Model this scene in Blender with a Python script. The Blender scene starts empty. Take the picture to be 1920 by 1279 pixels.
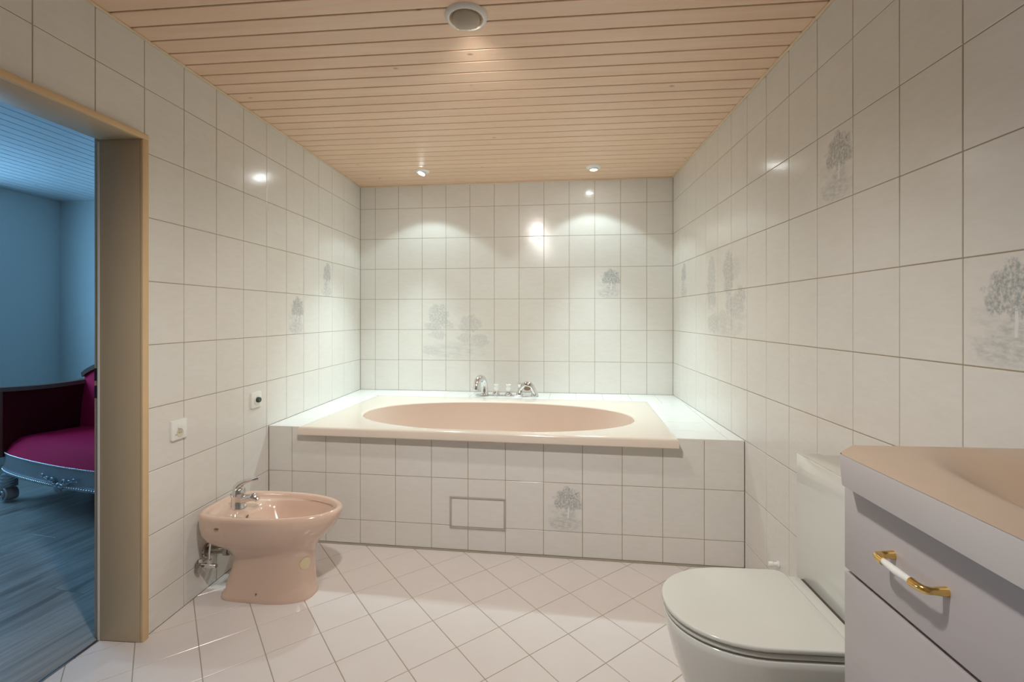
import bpy, bmesh, math, random
from mathutils import Vector, Matrix
random.seed(7)
S = bpy.context.scene
COL = S.collection
PI = math.pi

# ------------------------------------------------------------------ camera, world, exposure
cd = bpy.data.cameras.new('camera')
cam = bpy.data.objects.new('camera', cd); COL.objects.link(cam)
cam.location = (1.5592, -3.8415, 1.25)
cam.rotation_euler = (PI/2, 0, 0.0755)
cd.sensor_width = 36; cd.sensor_fit = 'HORIZONTAL'
cd.lens = 887.365/1920*36
cd.shift_y = -47.628/1920
cd.clip_start = 0.02
S.camera = cam
S.view_settings.view_transform = 'Standard'
S.view_settings.look = 'None'
S.view_settings.gamma = 1
S.view_settings.use_curve_mapping = False
S.view_settings.exposure = 0.97

w = bpy.data.worlds.new('world'); S.world = w; w.use_nodes = True
bg = w.node_tree.nodes['Background']
bg.inputs[0].default_value = (0.35, 0.6, 1.0, 1); bg.inputs[1].default_value = 1.0

def light(name, kind, loc, energy, color, parent=None, target=None, **kw):
    d = bpy.data.lights.new(name, kind); d.energy = energy; d.color = color
    for k, v in kw.items(): setattr(d, k, v)
    o = bpy.data.objects.new(name, d); COL.objects.link(o); o.location = loc
    if target is not None:
        o.rotation_euler = (Vector(target)-Vector(loc)).to_track_quat('-Z', 'Y').to_euler()
    if parent: o.parent = parent
    return o
# bluish daylight entering the bedroom through its window (outside the frame to the left)
light('bedroom_daylight', 'AREA', (-3.10, -1.15, 1.47), 18, (0.24, 0.61, 1.0), target=(0, -1.15, 1.2),
      shape='RECTANGLE', size=1.15, size_y=1.1)
BULB = (1.0, 0.965, 0.925)
COOL = (0.74, 0.97, 1.0)
WARM = (1.0, 0.86, 0.70)

# ------------------------------------------------------------------ room measures
W = 2.5268; H = 2.3225; NEAR = -4.7
SF = -0.0372                                   # slope of the far wall
yfar = lambda x: SF*x
yfront = lambda x: -1.3009-0.0513*x            # front of the tiled bath surround
Z0 = 0.1345; TW = 0.2; TH = 0.25; JT = 0.0026
ZD = 0.6345                                    # bath deck

# ------------------------------------------------------------------ material helpers
class NT:
    def __init__(s, name):
        s.m = bpy.data.materials.new(name); s.m.use_nodes = True
        s.t = s.m.node_tree; s.b = s.t.nodes['Principled BSDF']
    def n(s, typ, **kw):
        o = s.t.nodes.new(typ)
        for k, v in kw.items(): setattr(o, k, v)
        return o
    def link(s, a, b): s.t.links.new(a, b)
    def put(s, sock, v):
        if isinstance(v, bpy.types.NodeSocket): s.link(v, sock)
        elif isinstance(v, (tuple, list)) and len(v) == 3 and sock.type == 'RGBA': sock.default_value = (*v, 1)
        else: sock.default_value = v
    def math(s, op, a, b=0.0, c=0.0, clamp=False):
        o = s.n('ShaderNodeMath', operation=op, use_clamp=clamp)
        s.put(o.inputs[0], a); s.put(o.inputs[1], b)
        if len(o.inputs) > 2: s.put(o.inputs[2], c)
        return o.outputs[0]
    def vmath(s, op, a, b=(0, 0, 0)):
        o = s.n('ShaderNodeVectorMath', operation=op); s.put(o.inputs[0], a); s.put(o.inputs[1], b)
        return o.outputs[0]
    def smooth(s, v, a, b):
        o = s.n('ShaderNodeMapRange', interpolation_type='SMOOTHSTEP'); s.put(o.inputs[0], v)
        s.put(o.inputs[1], a); s.put(o.inputs[2], b)
        return o.outputs[0]
    def noise(s, vec, scale=5, detail=3, rough=.5, dist=0):
        o = s.n('ShaderNodeTexNoise'); s.put(o.inputs['Vector'], vec)
        o.inputs['Scale'].default_value = scale; o.inputs['Detail'].default_value = detail
        o.inputs['Roughness'].default_value = rough; o.inputs['Distortion'].default_value = dist
        return o.outputs[0]
    def mix(s, f, a, b):
        o = s.n('ShaderNodeMix', data_type='RGBA'); s.put(o.inputs[0], f)
        s.put(o.inputs[6], a); s.put(o.inputs[7], b)
        return o.outputs[2]
    def coord(s, which='Object', rnd=0.0):
        c = s.n('ShaderNodeTexCoord').outputs[which]
        if rnd:
            r = s.n('ShaderNodeObjectInfo').outputs['Random']
            v = s.n('ShaderNodeCombineXYZ')
            s.put(v.inputs[0], s.math('MULTIPLY', r, rnd)); s.put(v.inputs[1], s.math('MULTIPLY', r, rnd*2.7)); s.put(v.inputs[2], s.math('MULTIPLY', r, rnd*1.3))
            c = s.vmath('ADD', c, v.outputs[0])
        return c
    def mapping(s, v, scale=(1, 1, 1), rot=(0, 0, 0)):
        o = s.n('ShaderNodeMapping'); s.put(o.inputs[0], v); o.inputs['Scale'].default_value = scale; o.inputs['Rotation'].default_value = rot
        return o.outputs[0]
    def bump(s, h, strength=.1, dist=.01):
        o = s.n('ShaderNodeBump'); s.put(o.inputs['Height'], h)
        o.inputs['Strength'].default_value = strength; o.inputs['Distance'].default_value = dist
        s.link(o.outputs[0], s.b.inputs['Normal'])
    def base(s, col, rough=.5, metal=0, spec=.5, coat=0):
        s.put(s.b.inputs['Base Color'], col); s.put(s.b.inputs['Roughness'], rough)
        s.b.inputs['Metallic'].default_value = metal; s.b.inputs['Specular IOR Level'].default_value = spec
        s.b.inputs['Coat Weight'].default_value = coat; s.b.inputs['Coat Roughness'].default_value = .05
        return s.m

def plain(name, col, rough=.5, metal=0, spec=.5, coat=0, var=.04, scale=9, bump=0):
    t = NT(name); c = t.coord('Object')
    n = t.noise(c, scale, 3)
    k = tuple(max(0, x*(1-var*2)) for x in col); k2 = tuple(min(1, x*(1+var)) for x in col)
    t.base(t.mix(n, k, k2), rough, metal, spec, coat)
    if bump: t.bump(t.noise(c, scale*12, 2), bump, .002)
    return t.m

TILE_A = (.81, .785, .735); TILE_B = (.785, .755, .70)
def tile_mat(name, prints=None, plain_floor=False):
    t = NT(name)
    c = t.coord('Object', 7.0)
    v = t.mapping(c, (16, 55, 16), (0, 0, math.radians(38)))
    st = t.noise(v, 1.0, 4, .6, .4)
    cl = t.noise(c, 7, 2)
    f = t.math('ADD', t.math('MULTIPLY', st, .7), t.math('MULTIPLY', cl, .3))
    f = t.smooth(f, .36, .66)
    col = t.mix(f, TILE_A, TILE_B)
    if prints:
        uv = t.coord('UV'); sep = t.n('ShaderNodeSeparateXYZ'); t.link(uv, sep.inputs[0])
        wob = t.noise(t.mapping(uv, (1, 1, 1)), prints.get('wob', 7), 4, .65)
        wobc = t.math('MULTIPLY', t.math('SUBTRACT', wob, .5), prints.get('amp', 1.7))
        leaf = t.noise(uv, prints.get('leaf', 26), 4, .7)
        u, vv = sep.outputs[0], sep.outputs[1]
        total = 0.0
        for (cx, cy, rx, ry, s) in prints['crowns']:
            du = t.math('DIVIDE', t.math('SUBTRACT', u, cx), rx); dv = t.math('DIVIDE', t.math('SUBTRACT', vv, cy), ry)
            r = t.math('SQRT', t.math('ADD', t.math('MULTIPLY', du, du), t.math('MULTIPLY', dv, dv)))
            r = t.math('ADD', r, wobc)
            m = t.math('SUBTRACT', 1.0, t.smooth(r, .72, 1.08))
            m = t.math('MULTIPLY', m, t.math('MULTIPLY', t.smooth(leaf, .27, .70), s))
            total = t.math('MAXIMUM', total, m)
        sv = t.noise(t.mapping(uv, (7, 22, 1)), 1.0, 5, .65, .4)
        for (cx, cy, rx, ry, s) in prints['grounds']:
            du = t.math('DIVIDE', t.math('SUBTRACT', u, cx), rx); dv = t.math('DIVIDE', t.math('SUBTRACT', vv, cy), ry)
            r = t.math('SQRT', t.math('ADD', t.math('MULTIPLY', du, du), t.math('MULTIPLY', dv, dv)))
            m = t.math('SUBTRACT', 1.0, t.smooth(t.math('ADD', r, t.math('MULTIPLY', wobc, .5)), .35, 1.05))
            m = t.math('MULTIPLY', m, t.math('MULTIPLY', t.smooth(sv, .25, .80), s))
            total = t.math('MAXIMUM', total, m)
        col = t.mix(total, col, (.30, .335, .35))
        for (cx, y0, y1, hw, s) in prints['trunks']:
            d = t.math('ABSOLUTE', t.math('SUBTRACT', u, t.math('ADD', cx, t.math('MULTIPLY', t.math('SUBTRACT', wob, .5), .04))))
            m = t.math('SUBTRACT', 1.0, t.smooth(d, hw*.6, hw*1.3))
            m = t.math('MULTIPLY', m, t.math('MULTIPLY', t.math('GREATER_THAN', vv, y0), t.math('LESS_THAN', vv, y1)))
            col = t.mix(t.math('MULTIPLY', m, s), col, (.85, .85, .83))
    t.base(col, .16, 0, .45)
    t.bump(t.math('ADD', st, t.math('MULTIPLY', cl, 1.2)), .06, .004)
    return t.m

M = {}
M['tile'] = tile_mat('wall_tile_glaze')
M['tree_a'] = tile_mat('tree_print_tile', dict(leaf=22, crowns=[(.62, .67, .36, .25, .9), (.80, .58, .22, .14, .8), (.44, .60, .20, .13, .7)],
     grounds=[(.55, .17, .58, .22, .62), (.64, .34, .28, .16, .7), (.3, .45, .28, .15, .3)], trunks=[(.64, .28, .50, .018, .85)]))
M['tree_b'] = tile_mat('birch_print_tile', dict(leaf=22, crowns=[(.62, .65, .30, .26, .8), (.68, .82, .18, .14, .7)],
     grounds=[(.6, .15, .50, .20, .6), (.58, .33, .28, .18, .65)], trunks=[(.70, .22, .5, .02, .85)]))
M['mural_a'] = tile_mat('landscape_print_tile', dict(wob=9, leaf=40, crowns=[(.23, .72, .15, .21, .50), (.17, .56, .14, .09, .45), (.36, .57, .10, .08, .35), (.66, .60, .16, .15, .36), (.80, .34, .15, .10, .38), (.60, .36, .12, .09, .34), (.22, .42, .12, .08, .36), (.12, .16, .14, .09, .36)],
     grounds=[(.45, .15, .55, .18, .34), (.18, .15, .25, .13, .3), (.5, .85, .4, .1, .1), (.7, .26, .35, .08, .3)], trunks=[(.67, .28, .52, .008, .4), (.24, .3, .5, .007, .3)]))
M['mural_b'] = tile_mat('cypress_print_tile', dict(wob=9, leaf=40, crowns=[(.16, .62, .13, .36, .46), (.60, .68, .12, .28, .50), (.74, .72, .14, .12, .25), (.86, .40, .14, .14, .5), (.70, .32, .20, .12, .5), (.2, .14, .17, .12, .4), (.5, .2, .2, .1, .3)],
     grounds=[(.55, .12, .5, .16, .35), (.8, .22, .25, .08, .35)], trunks=[(.62, .25, .45, .008, .3)]))
M['grout'] = plain('tan_grout', (.40, .32, .215), .9, var=.08, scale=40)
M['floor_grout'] = plain('floor_grout', (.40, .34, .26), .9, var=.1, scale=30)
def floor_tile():
    t = NT('floor_tile_glaze'); c = t.coord('Object', 9.0)
    n = t.noise(c, 9, 4, .6)
    t.base(t.mix(n, (.80, .735, .70), (.75, .68, .645)), .20, 0, .5)
    t.bump(t.noise(c, 18, 2), .05, .003); return t.m
M['floor_tile'] = floor_tile()
M['deck_tile'] = plain('deck_tile_glaze', (.84, .83, .80), .16, var=.02)
M['paint'] = plain('white_paint', (.72, .69, .64), .7)
def wood_ceiling(name, a, b, rough, axis=0, spec=.4):
    t = NT(name); c = t.coord('Object', 11.0)
    sc = (1.6, 26, 26) if axis == 0 else (26, 1.6, 26)
    g = t.noise(t.mapping(c, sc), 1.0, 5, .6, .8)
    col = t.mix(t.smooth(g, .3, .7), a, b)
    oi = t.n('ShaderNodeObjectInfo').outputs['Random']
    col = t.mix(t.math('MULTIPLY', oi, .22), col, tuple(x*.78 for x in a))
    vo = t.n('ShaderNodeTexVoronoi', feature='F1'); t.put(vo.inputs['Vector'], t.mapping(c, (5.5, 9, 1) if axis == 0 else (9, 5.5, 1)))
    vo.inputs['Scale'].default_value = 1.0
    k = t.math('SUBTRACT', 1.0, t.smooth(vo.outputs['Distance'], .03, .10))
    k = t.math('MULTIPLY', k, t.math('GREATER_THAN', t.noise(t.mapping(c, (3, 3, 1)), 1.0, 1), .48))
    col = t.mix(t.math('MULTIPLY', k, .8), col, tuple(x*.42 for x in b))
    t.base(col, rough, 0, spec); t.bump(g, .05, .002); return t.m
M['pine'] = wood_ceiling('pink_stained_pine', (.90, .65, .47), (.85, .585, .405), .34)
M['groove'] = plain('brown_groove', (.13, .065, .03), .8)
M['pine_trim'] = plain('cream_trim', (.82, .65, .46), .5)
M['white_board'] = wood_ceiling('white_painted_board', (.74, .75, .76), (.69, .70, .71), .25, 1)
M['frame'] = plain('beige_door_lacquer', (.60, .47, .31), .45, var=.03, scale=3)
M['frame_edge'] = plain('ochre_frame_edge', (.74, .53, .30), .5, var=.05)
M['black'] = plain('black_slot', (.02, .018, .015), .6)
M['silicone'] = plain('grey_silicone', (.42, .38, .30), .5)
M['tub'] = plain('peach_acrylic_lit', (.81, .70, .595), .16, coat=.4, var=.01)  # rim copy of the acrylic, paler with the spotlights' light painted in
M['tub_in'] = plain('peach_acrylic_basin', (.78, .62, .52), .20, coat=.3, var=.01)
M['bidet'] = plain('peach_ceramic', (.75, .54, .425), .12, coat=.6, var=.012)
M['chrome'] = plain('chrome', (.78, .79, .80), .08, 1, var=.01)
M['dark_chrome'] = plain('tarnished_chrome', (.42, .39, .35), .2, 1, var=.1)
M['acrylic'] = plain('clear_white_acrylic', (.86, .85, .82), .1, coat=.5, var=.01)
M['ceramic'] = plain('white_ceramic', (.76, .765, .72), .10, coat=.5, var=.01)
M['lid'] = plain('white_duroplast', (.76, .77, .715), .16, coat=.2, var=.01)
M['glass'] = plain('white_glass_panel', (.73, .745, .70), .06, coat=.6, var=.008)
M['module'] = plain('module_side', (.70, .68, .62), .22, var=.01)
M['gap_shade'] = plain('shaded_gap', (.10, .08, .06), .7)  # shade in the narrow toilet gaps, painted as solid dark strips
M['plate'] = plain('white_switch_plastic', (.88, .88, .83), .3, var=.01)
M['plate_b'] = plain('cream_switch_plastic', (.70, .62, .48), .4)
M['knob_dark'] = plain('dark_green_knob', (.055, .07, .05), .35)
M['panel_frame'] = plain('mauve_panel_frame', (.52, .445, .405), .45, var=.08, scale=20)
M['lamp_white'] = plain('white_lamp_metal', (.90, .90, .86), .35, var=.01)
M['lamp_inner'] = plain('lamp_inner_ring', (.74, .55, .38), .4)
M['lamp_ball'] = plain('lamp_ball_shell', (.64, .57, .47), .35, var=.02)
M['counter'] = plain('beige_mineral_top', (.56, .42, .31), .30, var=.02, scale=30)
M['counter_edge'] = plain('lilac_counter_edge', (.545, .50, .485), .4, var=.01)
def laminate():
    t = NT('lilac_wood_laminate'); c = t.coord('Object')
    g = t.noise(t.mapping(c, (3, 3, 24)), 1, 3, .5, .3)
    t.base(t.mix(g, (.50, .455, .45), (.46, .415, .41)), .42, 0, .4); return t.m
M['laminate'] = laminate()
M['gap'] = plain('brown_drawer_gap', (.16, .085, .035), .7)
M['gold'] = plain('polished_brass', (.85, .58, .20), .14, 1, var=.02)
M['porcelain'] = plain('white_porcelain', (.84, .83, .78), .12, coat=.4, var=.01)
M['sticker'] = plain('pale_sticker', (.80, .68, .42), .5)
M['mark'] = plain('brown_mark', (.24, .15, .09), .5)
M['bed_wall'] = plain('bedroom_wall_paint', (.66, .68, .66), .85, var=.02, scale=3)
def velvet(name, a, b):
    t = NT(name); n = t.noise(t.coord('Object'), 60, 2)
    t.base(t.mix(n, a, b), .85, 0, .15)
    t.b.inputs['Sheen Weight'].default_value = .5; t.b.inputs['Sheen Roughness'].default_value = .4
    t.put(t.b.inputs['Sheen Tint'], tuple(min(1, x*3) for x in a)); return t.m
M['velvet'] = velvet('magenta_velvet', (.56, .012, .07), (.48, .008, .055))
M['velvet_shaded'] = velvet('magenta_velvet_shaded', (.085, .008, .013), (.06, .005, .009))  # same velvet darkened, shade on the sofa arms put into the colour
M['carved'] = plain('silver_lacquered_wood', (.40, .41, .43), .32, .35, var=.1, scale=14)
M['dark_wood'] = plain('dark_brown_wood', (.15, .085, .06), .35, var=.15, scale=14)
M['nail'] = plain('nickel_nail', (.75, .75, .75), .2, 1)
def planks():
    t = NT('grey_oak_plank'); c = t.coord('Object', 13.0)
    g = t.noise(t.mapping(c, (1.3, 17, 1)), 1, 6, .68, 1.6)
    col = t.mix(t.smooth(g, .28, .72), (.22, .20, .18), (.40, .375, .345))
    st = t.noise(t.mapping(c, (.9, 5.5, 1)), 1, 3, .6, 1.2)
    col = t.mix(t.smooth(st, .52, .70), col, (.15, .125, .11))
    oi = t.n('ShaderNodeObjectInfo').outputs['Random']
    col = t.mix(t.math('MULTIPLY', oi, .22), col, (.24, .22, .20))
    t.base(col, .28, 0, .5); t.bump(g, .05, .002); return t.m
M['plank'] = planks()
M['window'] = plain('white_window_lacquer', (.8, .8, .78), .4)
def emit(name, col, st):
    t = NT(name); t.base(col, .4)
    t.put(t.b.inputs['Emission Color'], col); t.b.inputs['Emission Strength'].default_value = st; return t.m
M['bulb'] = emit('lit_bulb', (.93, 1.0, 1.0), 48)
M['bulb2'] = emit('lit_reflector', (1.0, .97, .9), 4)

# ------------------------------------------------------------------ object helpers
def mesh(name, verts, faces, mat=None, smooth=False):
    me = bpy.data.meshes.new(name); me.from_pydata([tuple(v) for v in verts], [], faces); me.update()
    if mat: me.materials.append(M[mat])
    if smooth: me.polygons.foreach_set('use_smooth', [True]*len(me.polygons))
    return me
def obj(name, me, parent=None, loc=(0, 0, 0), rot=None, mw=None):
    o = bpy.data.objects.new(name, me); COL.objects.link(o)
    o.location = loc
    if rot: o.rotation_euler = rot
    if mw is not None: o.matrix_world = mw
    if parent: o.parent = parent
    return o
def tag(o, label, cat, group=None, kind=None):
    o['label'] = label; o['category'] = cat
    if group: o['group'] = group
    if kind: o['kind'] = kind
    return o
def thing(name, label, cat, loc=(0, 0, 0), rz=0, group=None, kind=None):
    o = bpy.data.objects.new(name, None); COL.objects.link(o); o.location = loc; o.rotation_euler = (0, 0, rz)
    o.empty_display_size = .05
    return tag(o, label, cat, group, kind)
def bm_mesh(name, bm, mat, smooth=False, auto=None):
    bmesh.ops.recalc_face_normals(bm, faces=bm.faces[:])
    me = bpy.data.meshes.new(name); bm.to_mesh(me); bm.free(); me.materials.append(M[mat])
    if smooth: me.polygons.foreach_set('use_smooth', [True]*len(me.polygons))
    if auto: me.set_sharp_from_angle(angle=math.radians(auto))
    return me
def boxes_bm(bs):
    bm = bmesh.new()
    for (x0, x1, y0, y1, z0, z1) in bs:
        r = bmesh.ops.create_cube(bm, size=1)
        bmesh.ops.scale(bm, vec=(x1-x0, y1-y0, z1-z0), verts=r['verts'])
        bmesh.ops.translate(bm, vec=((x0+x1)/2, (y0+y1)/2, (z0+z1)/2), verts=r['verts'])
    return bm
def box(name, b, mat, parent=None, bevel=0, seg=2, **kw):
    bm = boxes_bm([b])
    if bevel: bmesh.ops.bevel(bm, geom=bm.edges[:], offset=bevel, segments=seg, profile=.5, affect='EDGES')
    return obj(name, bm_mesh(name, bm, mat, bool(bevel), 40 if bevel else None), parent, **kw)
def prism(name, poly, z0, z1, mat, parent=None, bevel=0, **kw):
    bm = bmesh.new(); vs = [bm.verts.new((p[0], p[1], z0)) for p in poly]
    f = bm.faces.new(vs); r = bmesh.ops.extrude_face_region(bm, geom=[f])
    bmesh.ops.translate(bm, vec=(0, 0, z1-z0), verts=[v for v in r['geom'] if isinstance(v, bmesh.types.BMVert)])
    if bevel: bmesh.ops.bevel(bm, geom=bm.edges[:], offset=bevel, segments=2, profile=.5, affect='EDGES')
    return obj(name, bm_mesh(name, bm, mat, bool(bevel), 40 if bevel else None), parent, **kw)
def loft_mesh(name, rings, mat, cap0=False, cap1=False, smooth=True, auto=50, closed=True):
    n = len(rings[0]); V = []; F = []
    for r in rings: V += [tuple(p) for p in r]
    for i in range(len(rings)-1):
        for j in range(n if closed else n-1):
            a = i*n+j; b = i*n+(j+1) % n
            F.append((a, b, b+n, a+n))
    if cap0: F.append(tuple(range(n-1, -1, -1)))
    if cap1: F.append(tuple(range((len(rings)-1)*n, len(rings)*n)))
    bm = bmesh.new(); me = mesh(name, V, F); bm.from_mesh(me); bpy.data.meshes.remove(me)
    return bm_mesh(name, bm, mat, smooth, auto)
def lathe_mesh(name, prof, mat, seg=32, auto=50, axis='Z'):
    rings = []
    for r, z in prof:
        rings.append([(r*math.cos(2*PI*i/seg), r*math.sin(2*PI*i/seg), z) for i in range(seg)])
    return loft_mesh(name, rings, mat, prof[0][0] > 1e-4, prof[-1][0] > 1e-4, True, auto)
def tube_mesh(name, pts, rad, mat, seg=14, cap=True):
    pts = [Vector(p) for p in pts]; rad = rad if isinstance(rad, (list, tuple)) else [rad]*len(pts)
    rings = []; up = Vector((0, 0, 1)); prev = None
    for i, p in enumerate(pts):
        d = (pts[min(i+1, len(pts)-1)]-pts[max(i-1, 0)]).normalized()
        if prev is None:
            a = d.orthogonal().normalized()
        else:
            a = (prev-d*prev.dot(d)).normalized()
        prev = a; b = d.cross(a)
        rings.append([p+(a*math.cos(2*PI*k/seg)+b*math.sin(2*PI*k/seg))*rad[i] for k in range(seg)])
    return loft_mesh(name, rings, mat, cap, cap, True, 50)
def bez(p0, p1, p2, p3, n=10):
    p0, p1, p2, p3 = map(Vector, (p0, p1, p2, p3)); r = []
    for i in range(n+1):
        t = i/n; r.append(p0*(1-t)**3+p1*3*t*(1-t)**2+p2*3*t*t*(1-t)+p3*t**3)
    return r

# polygon clipping (subject may be concave, clipper convex and counter-clockwise)
def clip(subj, conv):
    out = list(subj)
    for i in range(len(conv)):
        a, b = conv[i], conv[(i+1) % len(conv)]
        ins = lambda p: (b[0]-a[0])*(p[1]-a[1])-(b[1]-a[1])*(p[0]-a[0]) >= -1e-9
        res = []
        for j in range(len(out)):
            p, q = out[j-1], out[j]
            ip, iq = ins(p), ins(q)
            if ip != iq:
                d1 = (b[0]-a[0])*(p[1]-a[1])-(b[1]-a[1])*(p[0]-a[0]); d2 = (b[0]-a[0])*(q[1]-a[1])-(b[1]-a[1])*(q[0]-a[0])
                t = d1/(d1-d2); res.append((p[0]+(q[0]-p[0])*t, p[1]+(q[1]-p[1])*t))
            if iq: res.append(q)
        out = res
        if len(out) < 3: return []
    cl = []
    for p in out:
        if not cl or math.hypot(p[0]-cl[-1][0], p[1]-cl[-1][1]) > 1e-5: cl.append(p)
    if len(cl) > 1 and math.hypot(cl[0][0]-cl[-1][0], cl[0][1]-cl[-1][1]) < 1e-5: cl.pop()
    return cl
def area(p): return .5*abs(sum(p[i-1][0]*p[i][1]-p[i][0]*p[i-1][1] for i in range(len(p))))

_tc = {}
def tile_mesh(w, h, mat, uv=None, t=.006, c=.0012):
    key = (round(w, 4), round(h, 4), mat, uv, t)
    if key in _tc: return _tc[key]
    a, b = w/2, h/2
    V = [(-a, -b, -t), (a, -b, -t), (a, b, -t), (-a, b, -t), (-a, -b, -c), (a, -b, -c), (a, b, -c), (-a, b, -c),
         (-a+c, -b+c, 0), (a-c, -b+c, 0), (a-c, b-c, 0), (-a+c, b-c, 0)]
    F = [(8, 9, 10, 11)]
    for i in range(4):
        j = (i+1) % 4; F += [(i, j, j+4, i+4), (i+4, j+4, j+8, i+8)]
    me = mesh('tile', V, F, mat)
    u0, v0, u1, v1 = uv or (0, 0, 1, 1)
    l = me.uv_layers.new(name='UVMap')
    for lp in me.loops:
        x, y, _ = me.vertices[lp.vertex_index].co
        l.data[lp.index].uv = (u0+(x+a)/w*(u1-u0), v0+(y+b)/h*(v1-v0))
    _tc[key] = me; return me
def tile_wall(parent, org, ud, nrm, u_off, rows, regions, decor=None, urange=(-1, 6), jt=JT):
    """cells [u_off+k*TW] x rows, clipped to rectangular regions (u0,u1,z0,z1); decor[(k,row)] = (material, uv)"""
    ud = Vector(ud).normalized(); nrm = Vector(nrm).normalized(); up = Vector((0, 0, 1)); org = Vector(org)
    if ud.cross(up).dot(nrm) < 0: xd = -ud
    else: xd = ud
    k0 = int(math.floor((urange[0]-u_off)/TW)); k1 = int(math.ceil((urange[1]-u_off)/TW))
    for k in range(k0, k1):
        for r in rows:
            for (a, b, z0, z1) in regions:
                u0 = max(a, u_off+k*TW); u1 = min(b, u_off+(k+1)*TW)
                v0 = max(z0, Z0+r*TH); v1 = min(z1, Z0+(r+1)*TH)
                if u1-u0 < .012 or v1-v0 < .012: continue
                mt, uv = (decor or {}).get((k, r), ('tile', None))
                me = tile_mesh(u1-u0-jt, v1-v0-jt, mt, uv)
                R = Matrix((xd, up, xd.cross(up))).transposed().to_4x4()
                R = R @ Matrix.Rotation(random.gauss(0, .0016), 4, 'X') @ Matrix.Rotation(random.gauss(0, .0016), 4, 'Y')
                p = org+ud*((u0+u1)/2)+up*((v0+v1)/2)
                obj('tile', me, parent, mw=Matrix.Translation(p) @ R)
def poly_tile(parent, poly, z, mat, t=.006, c=.001, name='tile'):
    cx = sum(p[0] for p in poly)/len(poly); cy = sum(p[1] for p in poly)/len(poly)
    if sum(poly[i-1][0]*poly[i][1]-poly[i][0]*poly[i-1][1] for i in range(len(poly))) < 0: poly = poly[::-1]
    n = len(poly); V = []
    for zz, s in ((-t, 0), (-c, 0), (0, c)):
        for p in poly:
            dx, dy = p[0]-cx, p[1]-cy; d = math.hypot(dx, dy) or 1
            V.append((dx-dx/d*s*1.4, dy-dy/d*s*1.4, zz))
    F = [tuple(range(2*n, 3*n))]
    for i in range(n):
        j = (i+1) % n; F += [(i, j, j+n, i+n), (i+n, j+n, j+2*n, i+2*n)]
    return obj(name, mesh(name, V, F, mat), parent, loc=(cx, cy, z))

# ------------------------------------------------------------------ walls
G = .0016                                      # grout lies this far behind the tile faces
ROWS = range(-1, 9)
DY0, DY1, DZ = -2.119, -2.97, 1.948            # door casing outer edges (left wall)
def struct(name, bs, mat, label, cat):
    o = obj(name, bm_mesh(name, boxes_bm(bs), mat)); return tag(o, label, cat, kind='structure')
wl = struct('wall_left', [(-.165, -G, DY0-.02, .30, 0, H+.03), (-.165, -G, DY1+.02, DY0-.02, DZ-.02, H+.03), (-.165, -G, NEAR-.1, DY1+.02, 0, H+.03)],
            'grout', 'left bathroom wall of glossy cream tiles around the doorway', 'wall')
wr = struct('wall_right', [(W+G, W+.13, NEAR-.1, .2, 0, H+.03)], 'grout', 'right bathroom wall of glossy cream tiles behind the toilet', 'wall')
wn = struct('wall_near', [(-.165, W+.13, NEAR-.13, NEAR, 0, H+.03)], 'paint', 'plain wall behind the camera', 'wall')
bm = bmesh.new()
vs = [bm.verts.new(p) for z in (0, H+.03) for p in ((-.02, yfar(-.02)+G, z), (W+.02, yfar(W+.02)+G, z), (W+.02, .15, z), (-.02, .15, z))]
for f in ((0, 1, 5, 4), (1, 2, 6, 5), (2, 3, 7, 6), (3, 0, 4, 7), (0, 3, 2, 1), (4, 5, 6, 7)): bm.faces.new([vs[i] for i in f])
wf = tag(obj('wall_far', bm_mesh('wall_far', bm, 'grout')), 'far bathroom wall of cream tiles behind the bathtub', 'wall', kind='structure')

full = lambda a, b: (a, b, 0, H)
# left wall: u = y;  columns at -0.119-0.2k.  decor cells found from the photograph
def lk(y): return int(math.floor((y+.119)/TW+1e-6))
tile_wall(wl, (0, 0, 0), (0, 1, 0), (1, 0, 0), -.119, ROWS,
          [(DY0, -.0005, ZD, H), (DY0, -1.301, 0, ZD), (DY1, DY0, DZ, H), (NEAR, DY1, 0, H)],
          {(lk(-.70), 5): ('tree_b', None), (lk(-1.02), 4): ('tree_a', None)}, (NEAR, 0))
def rk(y): return int(math.floor((y+.4581)/TW+1e-6))
mb = {}
for i in range(3):
    for j in range(2):
        # on the right wall the picture's left side is the far end
        mb[(rk(-.87+.01)-i, 4+j)] = ('mural_b', (i/3, j/2, (i+1)/3, (j+1)/2))
tile_wall(wr, (W, 0, 0), (0, 1, 0), (-1, 0, 0), -.4581, ROWS,
          [(NEAR, yfar(W)-.0005, ZD, H), (NEAR, -1.4306, 0, ZD)],
          {**mb, (rk(-2.15), 6): ('tree_a', None), (rk(-2.75), 4): ('tree_a', None), (rk(-.38), 5): ('tree_b', None)}, (NEAR, 0))
fd = Vector((1, SF, 0)).normalized(); fn = Vector((SF, -1, 0)).normalized()
def fk(x): return int(math.floor((x-.1295)/TW+1e-6))
mf = {(fk(2.03), 5): ('tree_a', None)}
for i in range(3):
    for j in range(2): mf[(fk(.62)+i, 3+j)] = ('mural_a', (i/3, j/2, (i+1)/3, (j+1)/2))
tile_wall(wf, (0, 0, 0), fd, fn, .1295, ROWS, [(.0005, W*1.0007-.0005, ZD, H)], mf, (0, W))

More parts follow.
